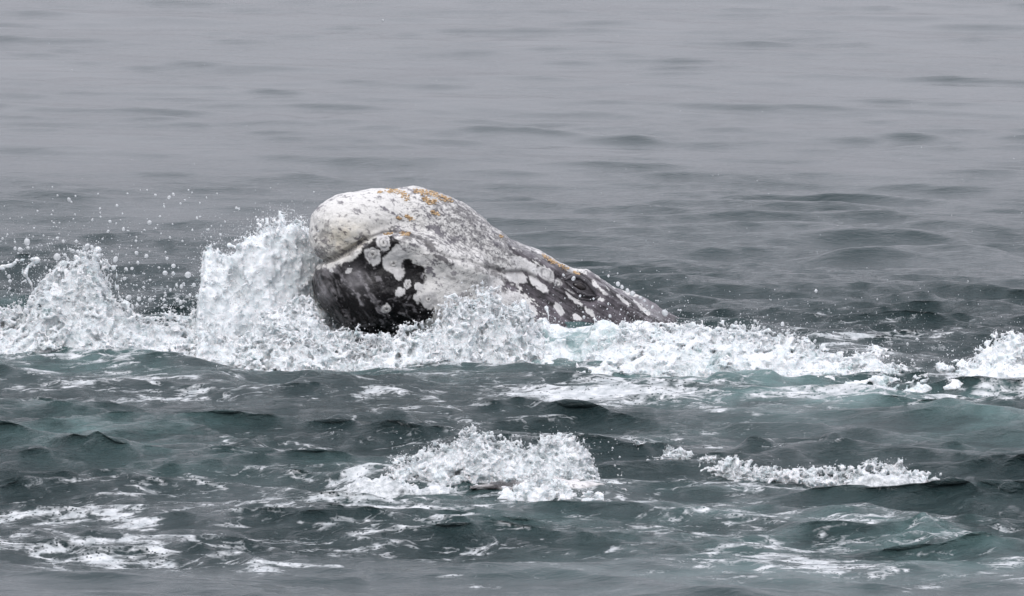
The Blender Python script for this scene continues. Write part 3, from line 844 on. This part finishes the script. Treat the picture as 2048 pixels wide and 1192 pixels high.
# orange clusters of whale lice
LICE = [
    ([(775, 378), (790, 377), (806, 384), (818, 396)], 8, 60), ([(828, 378), (846, 382), (866, 384), (884, 392), (904, 400)], 8, 90), ([(848, 394), (862, 402), (872, 400)], 8, 46), ([(864, 420), (876, 426)], 6, 26),
    ([(812, 428), (824, 436)], 5, 20), ([(794, 432), (800, 434)], 3, 9), ([(770, 466), (784, 464)], 3, 12), ([(802, 464), (818, 465)], 6, 30), ([(756, 382), (762, 381)], 3, 8),
    ([(1085, 507), (1108, 522), (1135, 536)], 5, 46), ([(1148, 541), (1158, 546)], 3, 30), ([(1000, 468), (1004, 471)], 3, 6),
]
for pl, w, n in LICE:
    cs, rs = [], []
    for _ in range(int(n * 2.2)):
        t = RNG.uniform(0, len(pl) - 1); i = min(int(t), len(pl) - 2); f = t - i
        x = pl[i][0] + (pl[i + 1][0] - pl[i][0]) * f + w * 0.5 * np.clip(RNG.normal(), -1.4, 1.4)
        y = pl[i][1] + (pl[i + 1][1] - pl[i][1]) * f + w * 0.4 * np.clip(RNG.normal(), -1.4, 1.4) + 3
        q = skin_at(x, y, 4)
        if q is None: continue
        cs.append(q[0] + q[1] * 0.001); rs.append(RNG.uniform(0.003, 0.0072))
    v, tr = balls(cs, rs, ICO1, np.stack([RNG.uniform(0.8, 1.5, len(cs)), RNG.uniform(0.8, 1.4, len(cs)), RNG.uniform(0.6, 1.0, len(cs))], -1))
    mesh_obj('whale_lice_cluster', v, tris=tr, mat=M_lice, parent=whale)

# barnacles: low ribbed cones with an open mouth
def barnacle(px, py, r):
    q = skin_at(px, py)
    p, n_ = q
    xa = np.cross(n_, (0.2, 0.1, 1)); xa /= np.linalg.norm(xa); ya = np.cross(n_, xa)
    seg = 18
    prof = [(1.0, -0.25), (0.95, 0.02), (0.78, 0.10), (0.58, 0.14), (0.42, 0.12), (0.30, 0.05)]
    th = np.arange(seg) * 2 * math.pi / seg
    Vb = []
    for k, (a, h) in enumerate(prof):
        rr = a * (1 + (0.09 if k < 4 else 0.03) * (np.arange(seg) % 3 == 0)) * r * RNG.uniform(0.94, 1.06, seg)
        Vb.append(p + xa * (rr * np.cos(th))[:, None] + ya * (rr * np.sin(th))[:, None] + n_ * h * r)
    Vb = np.concatenate(Vb)
    Qb = [(k * seg + j, k * seg + (j + 1) % seg, (k + 1) * seg + (j + 1) % seg, (k + 1) * seg + j) for k in range(len(prof) - 1) for j in range(seg)]
    b = mesh_obj('barnacle', Vb, quads=Qb, mat=M_barn, parent=whale)
    c = p + n_ * 0.045 * r
    Vc = np.concatenate([c[None], c + xa * (0.34 * r * np.cos(th))[:, None] + ya * (0.34 * r * np.sin(th))[:, None]])
    mesh_obj('barnacle_opening', Vc, tris=[(0, 1 + j, 1 + (j + 1) % seg) for j in range(seg)], mat=M_hole, parent=b)
for a in ((745, 509, .030), (768, 486, .030), (773, 618, .028), (816, 569, .020), (1116, 566, .022), (787, 527, .026), (858, 598, .022)):
    barnacle(*a)

# ------------------------------------------------------------------ white water
def fall_polyline(px, pts):
    return np.interp(px, [p[0] for p in pts], [p[1] for p in pts])

def splash_mass(name, parent, top, depth, tb, tt, vox=0.011, mat=None, amp=(0.05, 0.03, 0.012), ragged=1.0, power=2.0, seed=1, jets=(), skirt=0.12, hole=0.0, front=1.0, lacy=0.5, froth=0, fspread=0.016, fsize=0.0026, aniso=(1, 1, 1), web=0.0, webw=0.25):
    """a body of white water: crest line through `top` (photo pixels, standing at distance depth(px)),
    half thickness tb at the foot and tt at the crest"""
    xs = [p[0] for p in top]
    pxs = np.linspace(min(xs), max(xs), 200)
    dy = np.array([fall_polyline(p, depth) for p in pxs])
    cr = at(pxs, fall_polyline(pxs, top), dy)
    cx, cz, cy = cr[:, 0], cr[:, 2] - 0.75 * web, dy
    pad = 0.14
    jl = [(at(a[0], a[1], float(fall_polyline(a[0], depth)) + off), at(b[0], b[1], float(fall_polyline(a[0], depth)) + off + 0.05), r0 * 0.7, r1 * 0.7) for a, b, r0, r1, off in jets]
    zmax = max([cz.max()] + [j[1][2] for j in jl]) + pad
    lo = np.array((cx.min() - pad, cy.min() - tb - pad, -0.14)); hi = np.array((cx.max() + pad, cy.max() + tb * 0.8 + pad, zmax))
    n = np.ceil((hi - lo) / vox).astype(int)
    n = n + (n % 2)
    X = (lo[0] + np.arange(n[0]) * vox)[:, None, None]; Y = (lo[1] + np.arange(n[1]) * vox)[None, :, None]; Z = (lo[2] + np.arange(n[2]) * vox)[None, None, :]
    x1 = X[:, 0, 0]
    zc = np.interp(x1, cx, cz, left=-0.2, right=-0.2)[:, None, None]
    yc = np.interp(x1, cx, cy)[:, None, None]
    edge = np.minimum(x1 - cx.min(), cx.max() - x1)[:, None, None]
    zc = np.where(edge < 0, -0.3 + edge, zc)
    sh = tuple(int(v) for v in n)
    nL = spec_noise3(sh, 0.10 / vox, 0.30 / vox, seed * 10 + 1, aniso)
    nM = spec_noise3(sh, 0.032 / vox, 0.11 / vox, seed * 10 + 2, aniso)
    nF = spec_noise3(sh, 0.013 / vox, 0.045 / vox, seed * 10 + 3)
    base = water_z(X[:, :, 0] + 0 * Y[:, :, 0], Y[:, :, 0] + 0 * X[:, :, 0])[:, :, None]
    hrel = np.clip((Z - base) / np.maximum(zc - base, 0.05), 0, 1.3)
    thick = tb + (tt - tb) * np.clip(hrel, 0, 1)
    s = np.abs(Y - yc) / np.where(Y < yc, tb * front, tb)
    prof = base - 0.02 + (zc - base) * (1 - np.clip(s, 0, 1.4) ** power)
    E = np.minimum((prof - Z) * 0.8, (thick - np.abs(Y - yc)) )
    rag = 1 + ragged * np.clip(hrel, 0, 1) ** 2
    ridge = 0.55 - np.abs(nM)                                  # web of filaments
    F = E + amp[0] * nL + amp[1] * rag * (lacy * ridge + (1 - lacy) * 0.6 * nM) + amp[2] * nF
    if hole:
        F = F - hole * np.clip(nL * 0.7 - nM * 0.6 - 0.7, 0, 1.5)
    if web:
        nW = spec_noise3(sh, 0.035 / vox, 0.16 / vox, seed * 10 + 5, aniso)
        Eo = E + 1.2 * amp[0] * nL + web + 0.3 * amp[1] * nF
        W = np.minimum(1.05 * vox - 0.8 * np.abs(Eo), (webw - np.abs(nW)) * 0.05)
        W = np.maximum(W, np.minimum(0.95 * vox - 0.8 * np.abs(Eo - 0.4 * web), (webw * 0.9 - np.abs(nM)) * 0.04))
        W = np.where(Z > base + 0.01, W, -0.03)
        F = np.maximum(F, W + 0.002 * nF)
    for a, b, r0, r1 in jl:
        ab = b - a
        t = np.clip(((X - a[0]) * ab[0] + (Y - a[1]) * ab[1] + (Z - a[2]) * ab[2]) / (ab @ ab), 0, 1)
        wob = 0.012
        d = np.sqrt((X - a[0] - t * ab[0] + wob * np.sin(t * 5 + a[0] * 40)) ** 2 + (Y - a[1] - t * ab[1]) ** 2 + (Z - a[2] - t * ab[2]) ** 2)
        rr = r0 + (r1 - r0) * t + 0.008 * np.exp(-((t - 1) / 0.12) ** 2)
        F = np.maximum(F, rr - d + 0.10 * amp[1] * nM)
    # keep clear of the box faces
    F[0], F[-1] = -0.05, -0.05; F[:, 0], F[:, -1] = -0.05, -0.05; F[:, :, 0] = -0.05; F[:, :, -1] = -0.05
    v, tr, qd = polygons(-np.clip(F, -0.06, 0.06))
    v = v * vox + lo
    qd = np.asarray(qd)
    # drop what is well under the water or tiny
    zq = v[qd][:, :, 2].max(1); cq = v[qd].mean(1)
    keep = zq > water_z(cq[:, 0], cq[:, 1]) - 0.06
    qd = qd[keep]
    used = np.unique(qd); remap = np.full(len(v), -1); remap[used] = np.arange(len(used)); v = v[used]; qd = remap[qd]
    o = mesh_obj(name, v, quads=qd, mat=mat or M_splash, parent=parent, flip_test=True)
    if froth:
        a, b, c = v[qd[:, 0]], v[qd[:, 1]], v[qd[:, 2]]
        nr = np.cross(b - a, c - a); nr /= np.linalg.norm(nr, axis=1)[:, None] + 1e-12
        vol = np.einsum('ij,ij->', a, np.cross(b, c))
        nr *= 1 if vol > 0 else -1
        r = np.random.default_rng(seed + 900)
        cen = v[qd].mean(1)
        w = np.where(-(nr @ FWD) > -0.3, 1.0, 0.1) * (0.35 + np.clip(cen[:, 2] / max(cz.max(), 0.1), 0, 1) ** 1.5)
        k = r.choice(len(qd), froth, p=w / w.sum())
        off = np.abs(r.normal(0, fspread, froth)) * np.where(r.random(froth) < 0.3, 2.5, 0.5)
        pc = cen[k] + nr[k] * off[:, None] + np.array((0, 0, 1.0)) * (off * 0.6)[:, None]
        rad = fsize * (0.5 + r.exponential(0.45, froth))
        fv, ft = balls(pc, np.minimum(rad, fsize * 2.2), OCTA, 1 + 0.2 * r.standard_normal((froth, 3)))
        tag(mesh_obj('froth', fv, tris=ft, mat=M_froth, parent=parent), kind='stuff')
    return o

# left burst
s1 = thing('splash', 'ragged white splash with water jets at the left edge of the picture', 'splash')
splash_mass('foam_mass', s1, [(-160, 640), (-40, 622), (40, 632), (62, 600), (80, 560), (110, 540), (140, 545), (160, 525), (190, 535), (215, 575), (250, 612), (290, 640), (340, 655), (430, 650)],
            [(-200, -0.95), (430, -1.0)], 0.48, 0.10, amp=(0.036, 0.026, 0.009), ragged=1.3, power=1.5, seed=1, hole=0.07, web=0.045, webw=0.24, aniso=(1.1, 1, 1.5), froth=9000, fspread=0.030, fsize=0.0021,
            jets=[((186, 560), (194, 500), .022, .020, -.02), ((160, 560), (152, 515), .018, .012, .02), ((205, 570), (225, 535), .012, .010, 0), ((175, 545), (172, 518), .026, .024, 0), ((70, 600), (50, 545), .014, .012, 0),
                  ((50, 548), (70, 520), .020, .022, 0), ((72, 518), (36, 520), .022, .014, 0), ((30, 525), (8, 535), .018, .016, .02), ((50, 560), (20, 590), .010, .008, 0), ((228, 540), (236, 575), .010, .012, 0), ((232, 570), (245, 600), .008, .006, 0), ((120, 545), (130, 530), .03, .03, 0)])
# plume in front of the snout
s2 = thing('splash', 'tall white plume of water pushed up against the snout of the whale', 'splash')
splash_mass('foam_mass', s2, [(396, 620), (403, 540), (412, 508), (428, 500), (452, 500), (480, 484), (505, 474), (530, 458), (560, 450), (600, 450), (640, 456), (690, 520), (720, 640)],
            [(398, -0.75), (560, -0.6), (640, -0.35), (720, -0.2)], 0.42, 0.16, amp=(0.024, 0.008, 0.0035), ragged=2.2, power=5.0, seed=2, fsize=0.0021, web=0.025, webw=0.10, aniso=(1.0, 1, 1.6), mat=M_splash_soft, froth=9000, fspread=0.024,
            jets=[((545, 465), (531, 438), .010, .010, 0), ((528, 470), (522, 450), .006, .006, 0), ((565, 460), (566, 442), .010, .010, 0), ((490, 485), (480, 475), .010, .008, 0), ((470, 495), (462, 490), .016, .014, 0), ((590, 456), (600, 448), .008, .007, 0), ((615, 458), (628, 450), .007, .006, 0), ((420, 600), (398, 592), .010, .007, 0)])
splash_mass('foam_tongue', s2, [(395, 688), (402, 668), (412, 664), (430, 680), (470, 680), (500, 655), (560, 620), (600, 604), (625, 606), (642, 640), (668, 664), (700, 682), (740, 700)],
            [(395, -1.25), (740, -1.2)], 0.34, 0.10, amp=(0.020, 0.014, 0.006), ragged=0.6, power=2.0, seed=3, lacy=0.3, web=0.025, webw=0.18, froth=1500, jets=[((410, 690), (406, 668), .022, .022, -.12)])
# collar of broken water round the jaw
s3 = thing('splash', 'broken white water spilling in front of the black lower jaw', 'splash')
splash_mass('foam_mass', s3, [(470, 700), (520, 668), (600, 650), (660, 674), (720, 692), (780, 684), (830, 666), (868, 640), (900, 614), (940, 600), (985, 596), (1010, 604), (1040, 600), (1056, 612), (1070, 640), (1100, 680)],
            [(470, -1.55), (800, -1.65), (1100, -1.35)], 0.36, 0.10, amp=(0.028, 0.034, 0.009), ragged=0.9, power=1.8, seed=4, hole=0.13, lacy=0.8, web=0.045, aniso=(1, 1, 1.3), froth=5000,
            jets=[((1050, 650), (1050, 605), .016, .018, -.15), ((1060, 660), (1082, 640), .018, .016, -.1), ((1040, 690), (1056, 678), .012, .012, -.15), ((760, 690), (757, 668), .010, .008, -.1), ((990, 610), (985, 594), .012, .010, 0)])
# wave breaking behind the eye, to the right
s4 = thing('splash', 'long breaking wave crest of white water right of the whale', 'splash')
splash_mass('wave_face', s4, [(1000, 670), (1040, 650), (1075, 646), (1090, 632), (1100, 644), (1150, 648), (1220, 646), (1290, 650), (1340, 656), (1400, 690), (1440, 720)],
            [(1000, -1.15), (1100, -1.2), (1250, -1.3), (1440, -1.65)], 0.52, 0.08, amp=(0.018, 0.010, 0.004), ragged=0.6, power=1.5, seed=15, mat=mat_splash('wave_face_water', 0.72, 4.2, (0.24, 0.37, 0.37, 1), 0.6), lacy=0.3, froth=1500,
            jets=[((1092, 650), (1096, 616), .012, .014, 0), ((1190, 650), (1192, 638), .008, .008, 0)])
splash_mass('foam_mass', s4, [(1150, 716), (1200, 690), (1260, 668), (1320, 652), (1400, 650), (1450, 656), (1500, 664), (1560, 672), (1600, 688), (1640, 702), (1700, 712), (1750, 714), (1790, 738), (1850, 768)],
            [(1150, -1.55), (1350, -1.72), (1650, -1.95), (1850, -2.3)], 0.56, 0.09, amp=(0.028, 0.012, 0.006), ragged=0.5, power=1.7, seed=5, mat=mat_splash('white_water_wave', 0.33, 4.0, (0.30, 0.44, 0.44, 1), 0.9), lacy=0.5, hole=0.07, froth=6000, web=0.022, webw=0.2,
            jets=[((1448, 662), (1449, 644), .010, .009, 0), ((1478, 666), (1476, 656), .008, .008, 0)])
# far right
s5 = thing('splash', 'dome of white water at the far right edge of the picture', 'splash')
splash_mass('foam_mass', s5, [(1880, 770), (1905, 758), (1930, 744), (1955, 730), (1975, 704), (1995, 686), (2020, 680), (2060, 680), (2120, 700), (2200, 740), (2240, 765)], [(1900, -2.35), (2240, -2.35)], 0.50, 0.12, amp=(0.030, 0.022, 0.010), ragged=0.6, power=2.2, seed=6, mat=M_splash_soft, froth=3000, web=0.015, webw=0.12)
# foreground fountain
s6 = thing('splash', 'glassy double humped splash low in the foreground centre', 'splash')
splash_mass('foam_mass', s6, [(758, 960), (770, 940), (800, 930), (830, 920), (850, 898), (900, 895), (922, 880), (945, 864), (975, 868), (1010, 884), (1040, 896), (1050, 902), (1062, 890), (1090, 876), (1120, 868), (1140, 876), (1165, 895), (1185, 925), (1196, 948), (1200, 960)],
            [(758, -6.0), (1200, -6.0)], 0.26, 0.07, vox=0.0082, amp=(0.016, 0.026, 0.010), ragged=0.35, power=2.2, seed=7, mat=M_splash_glass, lacy=0.6, web=0.02, webw=0.16, froth=3500, fspread=0.010, fsize=0.0019, hole=0.015,
            jets=[((945, 880), (950, 858), .006, .007, 0), ((980, 880), (984, 866), .005, .006, 0), ((1000, 890), (1004, 872), .005, .006, 0), ((1060, 900), (1052, 884), .005, .005, 0), ((1100, 880), (1085, 872), .005, .006, 0)])
splash_mass('foam_skirt', s6, [(690, 985), (710, 968), (728, 950), (745, 956), (765, 950), (785, 960), (830, 968), (900, 975)], [(690, -6.35), (900, -6.4)], 0.16, 0.05, vox=0.0082, amp=(0.010, 0.012, 0.004), ragged=0.2, power=2.0, seed=8, mat=M_foam, lacy=0.2)
splash_mass('foam_lip', s6, [(985, 985), (1020, 975), (1060, 962), (1100, 952), (1130, 962), (1160, 978), (1210, 985)], [(985, -6.45), (1210, -6.5)], 0.14, 0.04, vox=0.0082, amp=(0.012, 0.018, 0.008), ragged=0.5, power=1.8, seed=9, mat=M_splash_glass, lacy=0.6, froth=700, fspread=0.007, fsize=0.0019, hole=0.04)
# foam ridge to the right of it
s7 = thing('splash', 'low bubbling foam ridge running across the right foreground', 'splash')
splash_mass('foam_mass', s7, [(1318, 914), (1335, 897), (1360, 894), (1385, 903), (1420, 915), (1470, 920), (1500, 931), (1560, 938), (1600, 945), (1640, 939), (1690, 943), (1730, 932), (1765, 924), (1800, 930), (1835, 942), (1862, 964)],
            [(1318, -5.35), (1500, -5.95), (1650, -6.05), (1862, -5.9)], 0.11, 0.035, vox=0.0082, amp=(0.011, 0.020, 0.008), ragged=0.5, power=1.7, seed=10, mat=M_splash_glass, lacy=0.6, web=0.02, froth=1800, fspread=0.007, fsize=0.0019, hole=0.07)
splash_mass('foam_skirt', s7, [(1690, 962), (1730, 944), (1780, 948), (1830, 956), (1870, 966)], [(1690, -6.15), (1870, -6.1)], 0.10, 0.04, vox=0.0082, amp=(0.006, 0.008, 0.004), ragged=0.2, power=2.0, seed=11, mat=M_foam, lacy=0.2)

# ------------------------------------------------------------------ a second whale just breaking the surface
w2 = thing('grey_whale', 'barely surfaced pale whale back under the foreground splash', 'whale')
n = 40
th = np.linspace(0, 2 * math.pi, 20, endpoint=False)
Vw = []
for i in range(n):
    t = i / (n - 1); px = 940 + 270 * t
    c = at(px, 962 + 3 * math.sin(t * 6), -6.32)
    r = 0.034 * math.sin(math.pi * (0.02 + 0.96 * t)) ** 0.6
    Vw.append(np.stack([np.full(20, c[0]), c[1] + 2.6 * r * np.cos(th), c[2] - 0.020 + r * np.sin(th)], -1))
Vw = np.concatenate(Vw)
Qw = [(i * 20 + j, (i + 1) * 20 + j, (i + 1) * 20 + (j + 1) % 20, i * 20 + (j + 1) % 20) for i in range(n - 1) for j in range(20)]
Vw[:, 2] += 0.012 * n3(Vw * np.array((1, 0.4, 0.4)), 0.10, 73) - 0.004
nn = n3(Vw, 0.09, 71)[:, None]; nn2 = n3(Vw * np.array((1, 3, 3)), 0.05, 72)[:, None]
cw = np.clip(0.26 + 0.30 * sstep(0.0, 0.12, Vw[:, :1]) - 0.22 * sstep(0.0, -0.1, Vw[:, :1]) + 0.14 * nn + 0.16 * nn2, 0.03, 0.6) * np.array((1.0, 0.98, 0.97))
mesh_obj('body', Vw + 0.004 * nn2, quads=Qw, mat=M_skin, parent=w2, attrs={'skin': cw, 'speck': np.full(len(Vw), 0.5)})

# ------------------------------------------------------------------ drops and spray
DROPS = [(138, 399, 4), (311, 390, 3), (338, 395, 3.5), (347, 389, 3), (361, 407, 2.5), (328, 413, 2.5), (299, 445, 4.5), (320, 433, 2.5), (234, 411, 3), (220, 443, 3.5), (216, 463, 3), (247, 458, 3.5), (185, 440, 2.5), (200, 417, 2), (115, 476, 3.5),
         (54, 484, 7), (40, 499, 5), (272, 482, 2.5), (273, 474, 2), (289, 460, 2.5), (394, 436, 2.5), (441, 469, 3), (429, 488, 3), (422, 474, 2), (409, 505, 4), (334, 517, 3.5), (273, 506, 4.5), (293, 512, 4), (347, 532, 5), (330, 546, 6), (376, 550, 7),
         (402, 542, 4), (405, 550, 5), (264, 537, 4), (252, 538, 4), (231, 519, 5.5), (249, 557, 4), (353, 570, 3), (363, 573, 4), (388, 570, 4), (114, 514, 7), (130, 510, 4), (145, 502, 5), (155, 503, 4), (174, 493, 6), (184, 495, 4), (473, 416, 3), (478, 418, 2.5),
         (512, 434, 2.5), (516, 441, 3.5), (501, 453, 2), (494, 464, 2.5), (52, 622, 7), (20, 562, 4), (42, 605, 3), (18, 553, 3.5), (30, 497, 3.5), (56, 496, 4), (318, 535, 3), (380, 590, 3), (341, 580, 3), (300, 560, 3), (258, 595, 6), (278, 598, 5), (355, 600, 4), (330, 612, 4), (300, 600, 4), (408, 573, 3.5),
         (151, 392, 2.2), (143, 404, 2), (105, 374, 2), (115, 391, 2), (66, 375, 1.6), (294, 380, 2), (413, 395, 2), (434, 387, 2), (377, 380, 2), (384, 385, 2), (400, 406, 2), (370, 400, 2), (255, 387, 2), (150, 429, 2), (245, 427, 2), (345, 448, 2), (385, 460, 2.2), (450, 443, 2), (417, 459, 2.2), (87, 471, 2), (68, 456, 2.2), (75, 422, 2), (30, 484, 2.4), (5, 477, 2.6), (205, 478, 2.2), (322, 467, 2.2), (340, 475, 2.4)]
DROPS_R = [(1127, 550, 3), (1147, 557, 4), (1236, 568, 4.5), (1244, 574, 4), (1255, 581, 4), (1265, 587, 5.5), (1281, 595, 4), (1289, 601, 3.5), (1305, 614, 3), (1330, 626, 7), (1217, 552, 2.5), (1160, 592, 2.5), (1220, 632, 3), (1168, 634, 3.5), (1510, 642, 3), (1565, 648, 4), (1472, 645, 3), (1790, 662, 3), (1815, 688, 3), (1630, 682, 3)]
rr = np.random.default_rng(5)
def make_drop(px, py, r, Y, label, group):
    p = at(px, py, Y)
    rad = 0.95 * r * ((p - CAM) @ FWD) / FPX
    me = DROP_ME
    o = bpy.data.objects.new('water_drop', me)
    o.location = p
    s = rr.uniform(0.85, 1.5)
    o.scale = (rad * rr.uniform(.88, 1.1), rad * rr.uniform(.9, 1.1), rad * s)
    o.rotation_euler = (rr.uniform(-.5, .5), rr.uniform(-.7, .7), rr.uniform(0, 6))
    C.objects.link(o)
    tag(o, label, 'water drop', group)
DROP_ME = mesh_obj('water_drop', ICO2[0] * (1 + 0.05 * RNG.standard_normal((len(ICO2[0]), 1))), tris=ICO2[1], mat=M_drop, link=False).data
for x, y, r in DROPS:
    if y < 478: lg = ('white water drop flung high into the air above the left burst', 'drops flung high left of the whale')
    elif x < 215: lg = ('white water drop thrown off the top of the left burst', 'drops thrown off the left burst')
    else: lg = ('white water drop falling in the gap between the left burst and the plume', 'drops falling between the burst and the plume')
    make_drop(x, y, r, rr.uniform(-1.3, -0.4), *lg)
for x, y, r in DROPS_R:
    Y = -0.85 if x < 1350 else -1.4
    if x < 1350: lg = ('white water drop hanging over the whale back near its eye', 'drops over the whale back')
    else: lg = ('white water drop flying above the breaking wave right of the whale', 'drops over the right wave')
    make_drop(x, y, r, Y, *lg)

# fine spray nobody could count
cs, rs = [], []
def spray(n, fx, fy, fr, fY):
    for _ in range(n):
        x, y = fx(), fy()
        p = at(x, y, fY())
        if p[2] < water_z(p[0], p[1]) + 0.01: continue
        cs.append(p); rs.append(fr() * ((p - CAM) @ FWD) / FPX)
U_, T_ = rr.uniform, rr.triangular
spray(520, lambda: U_(-20, 640), lambda: T_(372, 600, 650), lambda: 0.5 + rr.exponential(0.55), lambda: U_(-1.4, -0.3))
spray(260, lambda: rr.normal(110, 90), lambda: rr.normal(545, 40), lambda: 0.8 + rr.exponential(0.9), lambda: U_(-1.4, -0.7))
spray(70, lambda: U_(0, 620), lambda: T_(380, 570, 620), lambda: U_(1.5, 2.8), lambda: U_(-1.3, -0.4))
spray(240, lambda: rr.normal(320, 60), lambda: rr.normal(610, 22), lambda: 0.9 + rr.exponential(1.0), lambda: U_(-1.3, -0.6))
spray(420, lambda: U_(1100, 2048), lambda: T_(560, 690, 740), lambda: 0.45 + rr.exponential(0.45), lambda: U_(-1.6, -0.6))
spray(500, lambda: U_(0, 2048), lambda: U_(0, 600), lambda: 0.35 + rr.exponential(0.25), lambda: U_(-5, 1))
spray(120, lambda: U_(1000, 1400), lambda: U_(540, 650), lambda: 0.5 + rr.exponential(0.5), lambda: U_(-1.6, -1.0))
spray(160, lambda: U_(780, 1240), lambda: T_(855, 890, 950), lambda: 0.6 + rr.exponential(0.7), lambda: U_(-6.2, -5.8))
spray(90, lambda: U_(1820, 1960), lambda: T_(670, 740, 780), lambda: 0.6 + rr.exponential(0.6), lambda: U_(-2.4, -2.0))
spray(100, lambda: U_(420, 660), lambda: T_(430, 470, 480), lambda: 0.5 + rr.exponential(0.6), lambda: U_(-1.0, -0.7))
spray(900, lambda: rr.normal(130, 100), lambda: rr.normal(540, 45), lambda: 0.35 + rr.exponential(0.3), lambda: U_(-1.4, -0.6))
spray(900, lambda: U_(400, 640), lambda: 520 - (rr.uniform(400, 640) - 400) * 0.27 + rr.normal(-5, 22), lambda: 0.35 + rr.exponential(0.28), lambda: U_(-1.1, -0.6))
spray(900, lambda: U_(1060, 1850), lambda: rr.normal(655, 26), lambda: 0.35 + rr.exponential(0.3), lambda: U_(-1.9, -0.9))
v, tr = balls(cs, rs, OCTA, 1 + 0.18 * rr.standard_normal((len(cs), 3)))
sp = mesh_obj('spray', v, tris=tr, mat=M_drop)
tag(sp, 'fine mist of tiny white droplets in the air', kind='stuff')
